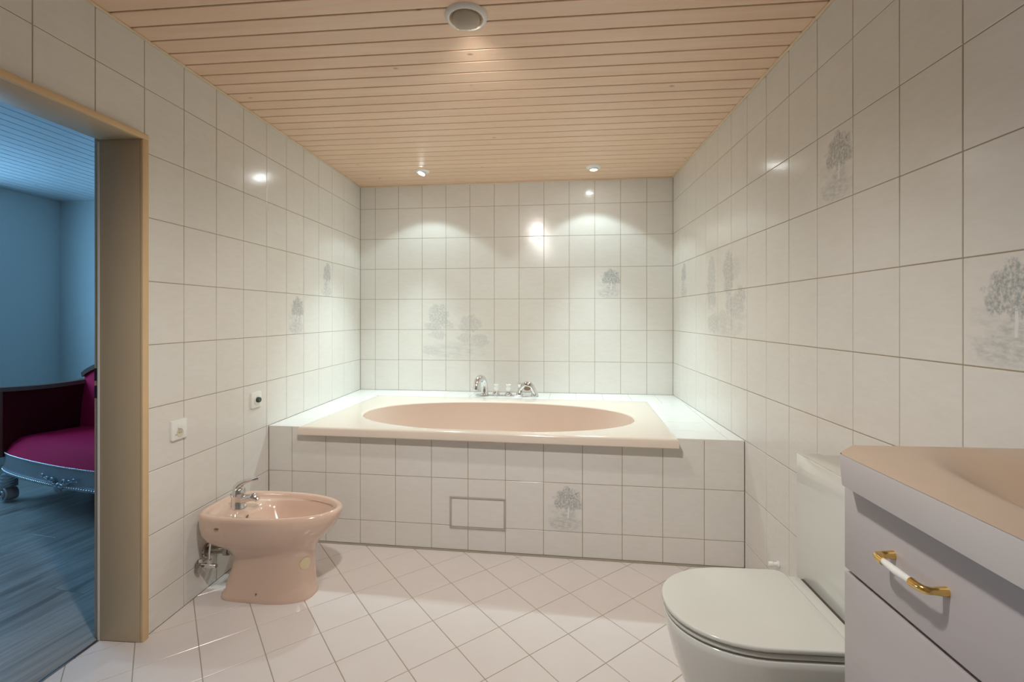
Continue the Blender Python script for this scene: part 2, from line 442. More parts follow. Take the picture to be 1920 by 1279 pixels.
# ------------------------------------------------------------------ bathroom floor
FP = [(0, -1.3009), (0, -2.146), (-.163, -2.146), (-.163, -2.944), (0, -2.944), (0, NEAR), (W, NEAR), (W, yfront(W))]
fl = obj('floor', bm_mesh('floor', boxes_bm([(-.164, W+.02, NEAR-.05, .2, -.08, -G)]), 'floor_grout'))
tag(fl, 'bathroom floor of pale pink square tiles laid diagonally', 'floor', kind='structure')
fp, fa = .195, math.radians(40.9)
bx_, by_ = math.cos(fa), math.sin(fa); ax_, ay_ = -math.sin(fa), math.cos(fa)
O0 = (1.217, -2.079)
for i in range(-22, 22):
    for j in range(-22, 22):
        h = JT/2
        cell = [(O0[0]+bx_*u+ax_*v, O0[1]+by_*u+ay_*v) for u, v in ((i*fp+h, j*fp+h), ((i+1)*fp-h, j*fp+h), ((i+1)*fp-h, (j+1)*fp-h), (i*fp+h, (j+1)*fp-h))]
        p = clip(FP, cell)
        if len(p) >= 3 and area(p) > 2e-4: poly_tile(fl, p, 0, 'floor_tile')

# ------------------------------------------------------------------ panelled ceiling
ce = obj('ceiling', bm_mesh('ceiling', boxes_bm([(-.02, W+.02, NEAR-.05, .1, H+.005, H+.07)]), 'groove'))
tag(ce, 'bathroom ceiling of pink stained pine boards', 'ceiling', kind='structure')
CP = [(0, 0), (0, NEAR), (W, NEAR), (W, yfar(W))]
SB = -.021; PB = .0885
k = 0
for k in range(-29, 28):
    y0 = -2.276+PB*k+.003; y1 = y0+PB-.006
    cell = [(-.1, y0-SB*.1*-1*0), (W+.1, y0+SB*(W+.1)), (W+.1, y1+SB*(W+.1)), (-.1, y1)]
    p = clip(CP, cell)
    if len(p) < 3 or area(p) < 5e-4: continue
    cx = sum(q[0] for q in p)/len(p); cy = sum(q[1] for q in p)/len(p); n = len(p)
    if sum(p[i-1][0]*p[i][1]-p[i][0]*p[i-1][1] for i in range(n)) < 0: p = p[::-1]
    V = []
    for z, s in ((.005, 0), (.0022, 0), (0, .0018)):
        V += [(q[0]-cx, (q[1]-cy)-math.copysign(s, q[1]-(cy+SB*(q[0]-cx))), z) for q in p]
    F = [tuple(range(3*n-1, 2*n-1, -1))]
    for i in range(n):
        j = (i+1) % n; F += [(i, i+n, j+n, j), (i+n, i+2*n, j+2*n, j+n)]
    obj('board', mesh('board', V, F, 'pine'), ce, loc=(cx, cy, H))
tr = box('trim_1', (0.0005, .012, DY1-1.7, -.012, H-.007, H), 'pine_trim', bevel=.002); tag(tr, 'thin cream strip where left wall meets the ceiling', 'trim', kind='structure')
tr = box('trim_2', (W-.012, W-.0005, NEAR, yfar(W)-.012, H-.007, H), 'pine_trim', bevel=.002); tag(tr, 'thin cream strip where right wall meets the ceiling', 'trim', kind='structure')
tr = box('trim_3', (0.002, W-.002, -.012, -.0005, -.008, 0), 'pine_trim', bevel=.002, loc=(0, 0, H), rot=(0, 0, math.atan(SF))); tag(tr, 'thin cream strip where far wall meets the ceiling', 'trim', kind='structure')

# ------------------------------------------------------------------ doorway: beige lacquered casing with rebate
d1 = thing('door_1', 'open doorway with beige lacquered casing leading to the bedroom', 'door frame', (0, 0, 0), kind='structure')
JY = -2.146                                    # inner jamb face
for name, b in (('jamb', (-.162, .004, JY, DY0-.001, 0, DZ-.022)), ('jamb', (-.162, .004, DY1+.001, DY1+.026, 0, DZ-.022)),
                ('head_jamb', (-.162, .004, DY1+.001, DY0-.001, DZ-.022, DZ-.001))):
    box(name, b, 'frame', d1, bevel=.002)
for name, b in (('casing_edge', (.004, .017, JY, DY0+.002, 0, DZ-.022)), ('casing_edge', (.004, .017, DY1-.002, DY1+.026, 0, DZ-.022)),
                ('casing_edge', (.004, .017, DY1-.002, DY0+.002, DZ-.022, DZ+.002))):
    box(name, b, 'frame_edge', d1, bevel=.003)
# rebate strips on the bedroom side
for name, b in (('rebate', (-.192, -.162, JY+.010, DY0+.03, 0, DZ+.02)), ('rebate', (-.192, -.162, DY1-.03, DY1+.018, 0, DZ+.02)),
                ('rebate', (-.192, -.162, DY1-.03, DY0+.03, DZ-.012, DZ+.02))):
    box(name, b, 'frame', d1, bevel=.002)
for z in (1.022, .955):
    box('strike_plate', (-.1905, -.1795, JY+.0085, JY+.0115, z-.024, z+.024), 'black', d1)
box('seal', (-.168, -.160, JY-.0025, JY+.004, .0, DZ-.03), 'window', d1, bevel=.001)

# ------------------------------------------------------------------ tiled bath surround
TCX, TCY, TA = 1.2305, -.9015, -.060           # tub centre and turn
TX, TY = 1.0, .519                             # half length, half depth
bs = thing('bath_surround', 'tiled platform built around the oval bathtub', 'bath surround', (W/2, -1.3, 0))
bpar = bs
def deckpt(p): return p
P0 = [(0.001, yfront(0)+G), (W-.001, yfront(W)+G), (W-.001, yfar(W)-.001), (0.001, -.001)]
bm = bmesh.new()
ib = [bm.verts.new((p[0]-W/2, p[1]+1.3, 0.0)) for p in P0]; it = [bm.verts.new((p[0]-W/2, p[1]+1.3, ZD-G)) for p in P0]
ct, st_ = math.cos(TA), math.sin(TA)
def tw(u, v): return (TCX+u*ct-v*st_, TCY+u*st_+v*ct)
hole = [tw(-TX+.02, -TY+.1), tw(TX-.02, -TY+.1), tw(TX-.02, TY-.02), tw(-TX+.02, TY-.02)]
ht = [bm.verts.new((p[0]-W/2, p[1]+1.3, ZD-G)) for p in hole]; hb = [bm.verts.new((p[0]-W/2, p[1]+1.3, .02)) for p in hole]
for i in range(4):
    j = (i+1) % 4
    bm.faces.new((ib[i], ib[j], it[j], it[i])); bm.faces.new((it[i], it[j], ht[j], ht[i])); bm.faces.new((ht[i], ht[j], hb[j], hb[i]))
bm.faces.new(hb)
obj('core', bm_mesh('core', bm, 'grout'), bs)
def reparent_tiles(before):
    for o in bpy.data.objects:
        if o not in before and o.parent is bs:
            o.location = Vector(o.location)+Vector((-W/2, 1.3, 0))
pre = set(bpy.data.objects)
bd = Vector((1, -.0513, 0)).normalized(); bn = Vector((-.0513, -1, 0)).normalized()
tile_wall(bs, (0, -1.3009, 0), bd, bn, .1391, range(-1, 2), [(.001, W*1.0013-.001, .006, ZD)],
          {(int(math.floor((1.62-.1391)/TW)), 0): ('tree_a', None)}, (0, W))
# deck tiles, in the tub's own frame
DP = [(0, yfront(0)), (W, yfront(W)), (W, yfar(W)), (0, 0)]
def strip(u0, u1, v0, v1, nu, nv, us=None):
    for i in range(nu):
        for j in range(nv):
            a = u0+(u1-u0)*i/nu; b = u0+(u1-u0)*(i+1)/nu; c = v0+(v1-v0)*j/nv; d = v0+(v1-v0)*(j+1)/nv
            h = .0009
            cell = [tw(a+h, c+h), tw(b-h, c+h), tw(b-h, d-h), tw(a+h, d-h)]
            p = clip(DP, cell)
            if len(p) >= 3 and area(p) > 1.5e-4: poly_tile(bs, p, ZD, 'deck_tile')
B0, B1 = TY-1.4, TY
strip(TX, TX+.25, B0, B1, 1, 7); strip(TX+.25, TX+.5, B0, B1, 1, 7)
strip(-TX-.25, -TX, B0, B1, 1, 7); strip(-TX-.5, -TX-.25, B0, B1, 1, 7)
strip(-TX-.5, TX+.5, TY, TY+.25, 15, 1); strip(-TX-.5, TX+.5, TY+.25, TY+.5, 15, 1)
reparent_tiles(pre)
# silicone joint at the foot of the surround
bm = bmesh.new()
sv = [(0.002, yfront(0)), (W-.002, yfront(W)), (W-.002, yfront(W)-.009), (.002, yfront(0)-.009)]
prism('silicone_joint', [(p[0]-W/2, p[1]+1.3) for p in sv], 0, .0055, 'silicone', bs)

# access panel in the bath front
ap = thing('access_panel', 'small rectangular access panel with mauve frame in the bath front', 'access panel',
           (1.1895, yfront(1.1895)-.0004, .205), math.atan(-.0513))
aw, ah, ft = .151, .084, .0095
for b in ((-aw, aw, -.004, 0, ah-ft, ah), (-aw, aw, -.004, 0, -ah, -ah+ft), (-aw, -aw+ft, -.0038, 0, -ah+ft, ah-ft), (aw-ft, aw, -.0038, 0, -ah+ft, ah-ft)):
    box('frame_bar', b, 'panel_frame', ap, bevel=.001)
xs = [-aw+ft+.001, -.0505, aw-ft-.001]
for a, b in zip(xs, xs[1:]):
    me = tile_mesh(b-a-.002, 2*(ah-ft)-.003, 'tile', None, .002)
    obj('tile', me, ap, loc=((a+b)/2, -.0022, 0), rot=(PI/2, 0, 0))

# ------------------------------------------------------------------ bathtub
tub = thing('bathtub', 'peach oval bathtub with wide rectangular rim set in the tiled platform', 'bathtub', (TCX, TCY, 0), TA)
N = 128
def rect(off, z, dx=0, dy=0):
    r = []
    for i in range(N):
        t = 2*PI*i/N; c, s = math.cos(t), math.sin(t); m = max(abs(c), abs(s))
        r.append(((TX+off)*c/m+dx, (TY+off)*s/m+dy, z))
    return r
EX, EY, ECX, ECY = .828, .418, 0.012, -.052
def ell(k, z, n=2.15, kx=None):
    r = []
    for i in range(N):
        t = 2*PI*i/N; c, s = math.cos(t), math.sin(t)
        # spread so that ellipse points follow the rectangle's corners
        r.append((ECX+(EX+k)*math.copysign(abs(c)**(2/n), c), ECY+(EY+k)*math.copysign(abs(s)**(2/n), s), z))
    return r
rings = [rect(-.06, .598), rect(-.004, .598), rect(0, .602), rect(0, .634), rect(-.003, .6405), rect(-.009, .6445), rect(-.018, .646), rect(-.05, .6465),
         ell(.03, .6462), ell(.016, .6458), ell(.008, .6448), ell(.002, .642), ell(-.001, .637)]
obj('rim', loft_mesh('rim', rings, 'tub', auto=40), tub)
def ells(s, z, dx=0):
    return [(ECX+dx+(x-ECX)*s, ECY+(y-ECY)*s, z) for x, y, _ in ell(-.001, 0)]
rings = [ells(1, .637), ells(.992, .61), ells(.975, .55), ells(.945, .46), ells(.90, .36), ells(.85, .28), ells(.78, .232), ells(.68, .214), ells(.45, .208), ells(.2, .206), ells(.03, .205)]
obj('basin', loft_mesh('basin', rings, 'tub_in', cap1=True, auto=60), tub)
obj('drain', lathe_mesh('drain', [(.034, 0), (.034, .004), (.028, .006), (.0, .006)], 'chrome', 24), tub, loc=(ECX+.1, ECY, .2052))

# ------------------------------------------------------------------ bath mixer on the deck behind the tub
bf = thing('bath_mixer', 'chrome deck-mounted bath mixer with spout, two knobs and hand shower', 'faucet', (1.247, -.222, ZD), math.atan(SF))
hw = .243
poly = [(-hw, -.026), (hw, -.026), (hw, .026), (-hw, .026)]
prism('base_plate', poly, .0005, .007, 'chrome', bf, bevel=.0025)
sp = [(-.175, 0, .006), (-.175, 0, .05)] + bez((-.175, 0, .06), (-.177, .005, .155), (-.225, -.055, .165), (-.226, -.085, .052), 14)
obj('spout', tube_mesh('spout', sp, [.028, .025]+[.024+.004*math.sin(PI*i/14) for i in range(15)], 'chrome', 18), bf)
obj('spout_base', lathe_mesh('spout_base', [(.034, .0065), (.034, .012), (.027, .02), (.0, .02)], 'chrome', 24), bf, loc=(-.175, 0, 0))
for x in (-.085, .01):
    kn = obj('knob', lathe_mesh('knob', [(.027, .0065), (.028, .012), (.024, .024), (.018, .032), (.014, .036), (0, .036)], 'chrome', 24), bf, loc=(x, 0, 0))
    bm = bmesh.new()
    obj('knob_cap', lathe_mesh('knob_cap', [(.013, .034), (.018, .040), (.020, .052), (.016, .066), (.020, .080), (.021, .086), (.017, .089), (0, .089)], 'acrylic', 8, 20), kn)
    obj('knob_band', lathe_mesh('knob_band', [(.0165, .034), (.0175, .037), (.0165, .040), (0, .040)], 'bidet' if x < 0 else 'chrome', 20), kn)
obj('diverter', lathe_mesh('diverter', [(.026, .0065), (.026, .034), (.018, .042), (.014, .07), (.017, .078), (.021, .086), (.021, .096), (.014, .101), (0, .101)], 'chrome', 24), bf, loc=(.098, 0, 0))
hs = obj('hand_shower', tube_mesh('hand_shower', bez((.105, -.004, .052), (.14, -.004, .108), (.19, -.004, .10), (.212, -.004, .02), 12), [.016, .018, .020, .023, .025, .027, .028, .028, .026, .024, .022, .021, .02], 'chrome', 16), bf)
obj('shower_face', lathe_mesh('shower_face', [(.031, 0), (.031, .006), (.026, .009), (0, .009)], 'mark', 20), hs, loc=(.158, -.0265, .062), rot=(math.radians(100), 0, 0)); hs.children[0].scale = (.8, .45, 1)
obj('shower_seat', lathe_mesh('shower_seat', [(.028, .0065), (.028, .018), (.022, .026), (0, .026)], 'chrome', 24), bf, loc=(.212, 0, 0))

# ------------------------------------------------------------------ ceiling lamps
def spot(x, y, tilt, label):
    t = thing('recessed_spotlight', label, 'ceiling spotlight', (x, y, H), 0, 'recessed spotlights over the bath')
    obj('trim_ring', lathe_mesh('trim_ring', [(.030, -.001), (.033, -.012), (.040, -.013), (.052, -.006), (.054, 0), (.050, .0005), (.030, .0005)], 'lamp_white', 36), t)
    g = obj('gimbal', lathe_mesh('gimbal', [(.0315, .004), (.0315, -.014), (.029, -.022), (.026, -.022), (.026, .002)], 'lamp_white', 32), t, rot=tilt)
    obj('bulb', lathe_mesh('bulb', [(.0255, -.0200), (.020, -.0225), (.012, -.0240), (0, -.0245)], 'bulb', 28), g)
    return t
s1 = spot(.631, -.388, (-.25, .30, 0), 'small white recessed spotlight tilted towards the left tub corner, left of two')
s2 = spot(1.889, -.394, (0.05, 0, 0), 'small white recessed spotlight shining straight down, right of two')
for s_, tg in ((s1, (-.09, -.13, -1)), (s2, (.02, -.15, -1))):
    light('spot_beam', 'SPOT', (0, 0, -.042), 54, COOL, s_, target=tg, spot_size=math.radians(72), spot_blend=1.0, shadow_soft_size=.025)
    light('spot_spill', 'SPOT', (0, 0, -.042), 4.3, COOL, s_, target=(tg[0]*.5, .04, -1), spot_size=math.radians(108), spot_blend=.22, shadow_soft_size=.025)

def eyeball(x, y, label, energy, aim, spread=140):
    t = thing('eyeball_lamp', label, 'ceiling lamp', (x, y, H))
    obj('trim_ring', lathe_mesh('trim_ring', [(.058, -.002), (.060, -.012), (.066, -.014), (.074, -.009), (.077, 0), (.05, .0005)], 'lamp_white', 48), t)
    obj('inner_ring', lathe_mesh('inner_ring', [(.0505, 0.004), (.0505, -.006), (.0585, -.013), (.0595, -.004), (.0595, .004)], 'lamp_inner', 40), t)
    prof = [(0, -.052)]+[(.0505*math.sin(a), -.002-.050*math.cos(a)) for a in [math.radians(k) for k in range(10, 96, 8)]]
    # shell open at the far side: the reflector mouth looks towards the bath
    bm = bmesh.new(); seg = 40
    rings = []
    c = Vector((0, 0, -.006)); ax = Vector(aim).normalized(); a = ax.orthogonal().normalized(); b = ax.cross(a)
    for th in [math.radians(k) for k in range(48, 181, 6)]:
        r = .0495*math.sin(th); h = .0495*math.cos(th)
        rings.append([c+ax*h+(a*math.cos(2*PI*i/seg)+b*math.sin(2*PI*i/seg))*r for i in range(seg)])
    obj('ball_shell', loft_mesh('ball_shell', rings, 'lamp_ball', auto=70), t)
    th = math.radians(52); cc = c+ax*(.0495*math.cos(th)); r = .0495*math.sin(th)
    disc = [[cc+(a*math.cos(2*PI*i/seg)+b*math.sin(2*PI*i/seg))*r*k+ax*(.004*(1-k)) for i in range(seg)] for k in (1, .6, .02)]
    obj('reflector', loft_mesh('reflector', disc, 'bulb2', cap1=True), t)
    light('lamp_beam', 'SPOT', tuple(cc+ax*.025), energy, BULB, t, target=tuple(cc+ax), spot_size=math.radians(spread), spot_blend=.8, shadow_soft_size=.05)
    return t
eyeball(1.268, -2.165, 'round white ceiling lamp with swivelling ball in the middle of the ceiling', 15, (0, .70, -.71), 135)
# added lamp, unseen above the camera, to light the near half of the room
eyeball(1.268, -3.15, 'added unseen ball lamp above the camera lighting the near half of the room', 43, (0, .42, -.91), 130)

# ------------------------------------------------------------------ wall switches
def rplate(name, hw_, th, mat, parent, bev=.006):
    bm = boxes_bm([(-hw_, hw_, -hw_, hw_, 0, th)])
    es = [e for e in bm.edges if abs((e.verts[0].co-e.verts[1].co).z) > th*.9]
    bmesh.ops.bevel(bm, geom=es, offset=bev, segments=4, profile=.5, affect='EDGES')
    es = [e for e in bm.edges if all(v.co.z > th*.9 for v in e.verts)]
    bmesh.ops.bevel(bm, geom=es, offset=.002, segments=2, profile=.5, affect='EDGES')
    return obj(name, bm_mesh(name, bm, mat, True, 40), parent)
RY = (PI/2, 0, PI/2)
def wallthing(name, label, cat, y, z):
    t = thing(name, label, cat, (0.0006, y, z)); t.rotation_euler = RY; return t
sw = wallthing('switch_socket', 'white square wall switch with small rocker and round outlet below it, beside the doorway', 'wall switch', -1.955, .770)
rplate('cover_plate', .0418, .009, 'plate', sw)
bx = box('rocker', (-.011, .011, .004, .022, .008, .0135), 'plate', sw, bevel=.0015)
obj('outlet', lathe_mesh('outlet', [(.0175, .009), (.0175, .0105), (.0145, .0105), (.013, .0095), (0, .0095)], 'plate_b', 28), sw, loc=(.002, -.014, 0))
for x in (-.003, .007): box('pin_hole', (x-.0015, x+.0015, -.0155, -.0125, .0093, .0099), 'black', sw)
box('indicator', (-.022, -.019, -.022, -.016, .0088, .0098), 'mark', sw, bevel=.0004)
th = wallthing('rotary_switch', 'white square rotary switch with dark round knob near the bath', 'wall switch', -1.4245, .801)
rplate('cover_plate', .0418, .010, 'plate', th)
obj('dial_ring', lathe_mesh('dial_ring', [(.027, .0098), (.0265, .013), (.021, .0135), (0, .0135)], 'plate', 32), th)
kk = obj('knob', lathe_mesh('knob', [(.0145, .013), (.0140, .026), (.012, .0285), (0, .0285)], 'knob_dark', 28), th)

# ------------------------------------------------------------------ bidet
by0 = -1.768
bi = thing('bidet', 'peach ceramic bidet on a pedestal at the left wall', 'bidet', (0, by0, 0), -.035)
NB = 72
def outl(xb, xf, hw_, z, nb=4.0, nf=2.1, split=.42, dy=0, zf=None, curve=0):
    """closed outline; square-ish rear at xb, rounded tip at xf; zf lowers/raises the tip"""
    cx = xb+(xf-xb)*split; r = []
    for i in range(NB):
        t = 2*PI*i/NB; c, s = math.cos(t), math.sin(t)
        n = nf if c > 0 else nb
        x = cx+(xf-cx if c > 0 else cx-xb)*math.copysign(abs(c)**(2/n), c)
        ny = nf if c > 0 else nb
        y = hw_*math.copysign(abs(s)**(2/ny), s)
        f = (x-xb)/(xf-xb)
        zz = z if zf is None else z+(zf-z)*f
        r.append((x, y+dy, zz))
    return r
rt = .392
R_out = [outl(.015, .520, .105, 0.0, 5, 2.6, .5), outl(.014, .521, .106, .004, 5, 2.6, .5), outl(.016, .518, .103, .026, 5, 2.6, .5),
         outl(.10, .512, .0965, .036, 4, 2.5, .48), outl(.13, .509, .0945, .08, 4, 2.4, .48), outl(.155, .506, .0945, .14, 4, 2.3, .46), outl(.16, .508, .098, .19, 4, 2.3, .46),
         outl(.135, .520, .108, .222, 4, 2.3, .45), outl(.085, .550, .130, .246, 4, 2.2, .45, zf=.258), outl(.052, .580, .148, .266, 4, 2.2, .45, zf=.283),
         outl(.034, .606, .158, .292, 4, 2.2, .45, zf=.315), outl(.027, .625, .163, .330, 4, 2.2, .45, zf=.345), outl(.026, .634, .165, .368, 4, 2.2, .45, zf=.372),
         outl(.028, .635, .165, .381), outl(.033, .631, .161, rt-.003), outl(.040, .624, .154, rt), outl(.049, .615, .146, rt-.001), outl(.055, .608, .1395, rt-.006),
         outl(.060, .603, .135, rt-.016), outl(.066, .599, .131, rt-.021)]
# rear shelf then the bowl
R_in = [outl(.20, .592, .125, rt-.024, 3.2, 2.2, .40), outl(.212, .586, .120, rt-.031, 3.0, 2.2, .40), outl(.228, .575, .112, rt-.055, 2.8, 2.2, .42),
        outl(.25, .55, .098, rt-.095, 2.6, 2.2, .42), outl(.28, .51, .075, rt-.130, 2.4, 2.2, .45), outl(.33, .45, .040, rt-.147, 2, 2, .5), outl(.37, .40, .012, rt-.150, 2, 2, .5)]
# pedestal foot is pulled off the wall at the rear
R_out[0] = outl(.108, .517, .101, 0, 5, 2.6, .5); R_out[1] = outl(.107, .518, .102, .004, 5, 2.6, .5); R_out[2] = outl(.110, .5165, .100, .022, 5, 2.6, .5); R_out[3] = outl(.122, .513, .097, .032, 4.5, 2.5, .5)
obj('body', loft_mesh('body', R_out+R_in, 'bidet', cap0=True, cap1=True, auto=75), bi)
me = lathe_mesh('overflow_slot', [(.022, 0), (.022, .0015), (0, .0015)], 'mark', 20)
o = obj('overflow_slot', me, bi, loc=(.222, -.045, rt-.043), rot=(0, math.radians(62), .25)); o.scale = (.35, 1, 1)
o = obj('rim_hole', lathe_mesh('rim_hole', [(.004, 0), (.004, .0015), (0, .0015)], 'mark', 14), bi, loc=(.30, -.0988, .04), rot=(PI/2, 0, 0))
o = obj('badge', lathe_mesh('badge', [(.011, 0), (.011, .001), (0, .001)], 'mark', 20), bi, loc=(.165, -.1645, .345), rot=(PI/2, 0, 0)); o.scale = (1, .34, 1)
# curved sticker on the front right of the pedestal
stk = []
for a in range(9):
    t = math.radians(-62+a*5); row = []
    cxx = .155+(.498-.155)*.46
stv = []
ring_lo = outl(.155, .5062, .0948, .130, 4, 2.3, .46); ring_hi = outl(.159, .5078, .0976, .184, 4, 2.3, .46)
ii = list(range(65, 71))
bm = bmesh.new(); prev = None
cen = (ii[0]+ii[-1])/2
cols = []
for i in ii:
    f = (i-cen)/((ii[-1]-ii[0])/2); hh = math.sqrt(max(.06, 1-f*f))
    col_ = []
    for g in (-1, -.5, 0, .5, 1):
        w_ = .5+.5*g*hh
        p = [ring_lo[i][q]*(1-w_)+ring_hi[i][q]*w_ for q in range(3)]
        col_.append(bm.verts.new((p[0]+.0012, p[1]*1.012-.0008, p[2])))
    cols.append(col_)
for c0, c1 in zip(cols, cols[1:]):
    for q in range(4): bm.faces.new((c0[q], c1[q], c1[q+1], c0[q+1]))
me = bm_mesh('sticker', bm, 'sticker', True); o = obj('sticker', me, bi)
# mixer tap on the bidet
bt = thing('bidet_mixer', 'chrome single-lever mixer tap on the rear shelf of the bidet', 'faucet', (.148, by0-.006, rt-.0225), -.035)
obj('tap_body', lathe_mesh('tap_body', [(.031, 0), (.031, .006), (.028, .010), (.027, .050), (.028, .068), (.026, .084), (.019, .095), (0, .098)], 'chrome', 32), bt)
obj('spout', tube_mesh('spout', [(.005, 0, .034), (.03, 0, .043), (.055, 0, .050), (.068, 0, .052)], [.021, .0185, .0165, .016], 'chrome', 18), bt)
obj('swivel_aerator', tube_mesh('swivel_aerator', [(.066, 0, .055), (.075, 0, .051), (.086, 0, .045), (.094, 0, .040)], [.018, .0185, .0135, .0125], 'chrome', 18), bt)
obj('lever', tube_mesh('lever', [(-.008, 0, .088), (.006, 0, .108), (.030, 0, .122), (.062, 0, .131), (.088, 0, .136), (.098, 0, .136)], [.021, .016, .0105, .0085, .0095, .006], 'chrome', 16), bt)
obj('pop_up_rod', tube_mesh('pop_up_rod', [(-.038, 0, .0), (-.038, 0, .055)], .003, 'chrome', 10), bt)
obj('pop_up_knob', lathe_mesh('pop_up_knob', [(.003, 0), (.006, .003), (.006, .009), (.003, .012), (0, .012)], 'chrome', 14), bt, loc=(-.038, 0, .053))
# plumbing behind the pedestal
pl = thing('drain_trap', 'chrome drain pipe and trap between the wall and the bidet pedestal', 'pipe', (0.0, by0-.01, .175))
obj('wall_flange', lathe_mesh('wall_flange', [(.036, 0.001), (.034, .006), (.022, .010), (0, .010)], 'dark_chrome', 28), pl, rot=(0, PI/2, 0))
obj('pipe', tube_mesh('pipe', [(.004, 0, 0), (.21, 0, .004)], .0165, 'dark_chrome', 20), pl)
obj('slip_nut', lathe_mesh('slip_nut', [(.0235, 0), (.0235, .02), (.017, .024), (0, .024)], 'dark_chrome', 8, 20), pl, loc=(.085, 0, .0), rot=(0, PI/2, 0))
obj('trap_cup', lathe_mesh('trap_cup', [(0, -.028), (.018, -.026), (.024, -.018), (.024, .034), (.017, .05), (.0, .05)], 'dark_chrome', 24), pl, loc=(.138, .002, .01))
av = thing('angle_valve', 'chrome angle valve with oval handle on the wall under the bidet', 'valve', (0.0, by0-.072, .135))
obj('rosette', lathe_mesh('rosette', [(.026, 0.001), (.025, .005), (.014, .009), (0, .009)], 'chrome', 28), av, rot=(0, PI/2, 0))
obj('valve_body', tube_mesh('valve_body', [(.006, 0, 0), (.03, 0, 0), (.06, 0, 0), (.088, 0, 0)], [.009, .0105, .0105, .009], 'chrome', 16), av)
o = obj('handle', lathe_mesh('handle', [(.0, -.006), (.014, -.006), (.020, 0), (.014, .006), (0, .006)], 'dark_chrome', 24), av, loc=(.016, -.020, -.004), rot=(PI/2, .4, 0)); o.scale = (.7, 1.25, 1)
obj('compression_nut', lathe_mesh('compression_nut', [(.0095, 0), (.0095, .018), (.006, .022), (0, .022)], 'chrome', 6, 20), av, loc=(.055, .0, .008))
obj('supply_pipe', tube_mesh('supply_pipe', [(.055, 0, .01), (.056, 0, .06), (.062, .004, .13), (.075, .012, .15)], .0048, 'chrome', 12), av)
av2 = thing('angle_valve', 'dark chrome angle valve half hidden behind the bidet pedestal', 'valve', (0.0, by0+.062, .150))
obj('rosette', lathe_mesh('rosette', [(.026, 0.001), (.025, .005), (.014, .009), (0, .009)], 'dark_chrome', 28), av2, rot=(0, PI/2, 0))
obj('valve_body', tube_mesh('valve_body', [(.006, 0, 0), (.03, 0, 0), (.06, 0, 0), (.08, 0, 0)], [.009, .0105, .0105, .009], 'dark_chrome', 16), av2)
obj('supply_pipe', tube_mesh('supply_pipe', [(.05, 0, .004), (.052, 0, .06), (.06, -.01, .12), (.075, -.02, .14)], .0048, 'chrome', 12), av2)

# ------------------------------------------------------------------ toilet
ty0 = -2.441
to = thing('toilet', 'white toilet with closed flat lid in front of the white cistern panel', 'toilet', (0, ty0, 0), 0)
def dout(tip, back, hw_, z, rc=.03, dy=0):
    """D outline: straight sides, half-ellipse front at x=tip, straight back with rounded corners"""
    xs_ = tip+.235; r = []
    n = 28
    for i in range(n+1):
        t = PI/2+PI*i/n
        c, s = math.cos(t), math.sin(t)
        r.append((xs_+(xs_-tip)*math.copysign(abs(c)**(2/2.15), c), hw_*math.copysign(abs(s)**(2/2.15), s)+dy, z))
    for i in range(5):
        t = -PI/2+PI/2*i/4; r.append((back-rc+rc*math.cos(t), -hw_+rc+rc*math.sin(t)+dy, z))
    for i in range(5):
        t = PI/2*i/4; r.append((back-rc+rc*math.cos(t), hw_-rc+rc*math.sin(t)+dy, z))
    return r
lt, lb, lh = 1.894, 2.312, .1905
def slab(name, z0, z1, d, mat, parent, back=lb, rc=.03):
    rr = [dout(lt+d+.004, back-.004, lh-d-.004, z0, rc), dout(lt+d, back, lh-d, z0+.003, rc), dout(lt+d, back, lh-d, z1-.003, rc),
          dout(lt+d+.0012, back-.001, lh-d-.0012, z1-.0008, rc), dout(lt+d+.004, back-.004, lh-d-.004, z1, rc)]
    return obj(name, loft_mesh(name, rr, mat, True, True, auto=60), parent)
slab('lid', .4165, .430, 0, 'lid', to)
slab('gap', .412, .4172, .010, 'gap_shade', to)
slab('seat', .399, .4125, .004, 'lid', to, rc=.028)
slab('gap', .395, .400, .010, 'gap_shade', to)
slab('hinge_block', .399, .4225, .0, 'lid', to) if False else None
box('panel_gap', (2.3525, 2.3695, -.17, .17, .397, .412), 'gap_shade', to)
box('hinge_block', (2.300, 2.352, -.165, .165, .400, .4235), 'lid', to, bevel=.004)
rr = [dout(2.03, 2.366, .115, 0.0, .02), dout(2.026, 2.366, .118, .006, .02), dout(2.000, 2.366, .130, .08, .02), dout(1.962, 2.366, .150, .17, .02), dout(1.925, 2.366, .170, .27, .02),
      dout(1.907, 2.366, .181, .34, .02), dout(1.900, 2.366, .186, .375, .02), dout(1.899, 2.366, .187, .391, .02), dout(1.902, 2.363, .184, .3945, .02), dout(1.912, 2.36, .176, .396, .02)]
obj('bowl', loft_mesh('bowl', rr, 'ceramic', True, True, auto=75), to)
# cistern module behind it: glass front on a boxed body
cm = thing('cistern_panel', 'white glass cistern panel standing between the toilet and the tiled wall', 'cistern', (2.37, ty0-.03, 0))
cw = .242
prism('side_body', [(.0085, -cw+.004), (W-2.37-.002, -cw+.004), (W-2.37-.002, cw-.004), (.0085, cw-.004)], 0, .797, 'module', cm, bevel=.0015)
box('glass_front', (0, .008, -cw, cw, .004, .800), 'glass', cm, bevel=.0012)
box('top_cover', (.009, .072, -cw+.003, cw-.003, .7972, .8005), 'module', cm, bevel=.001)
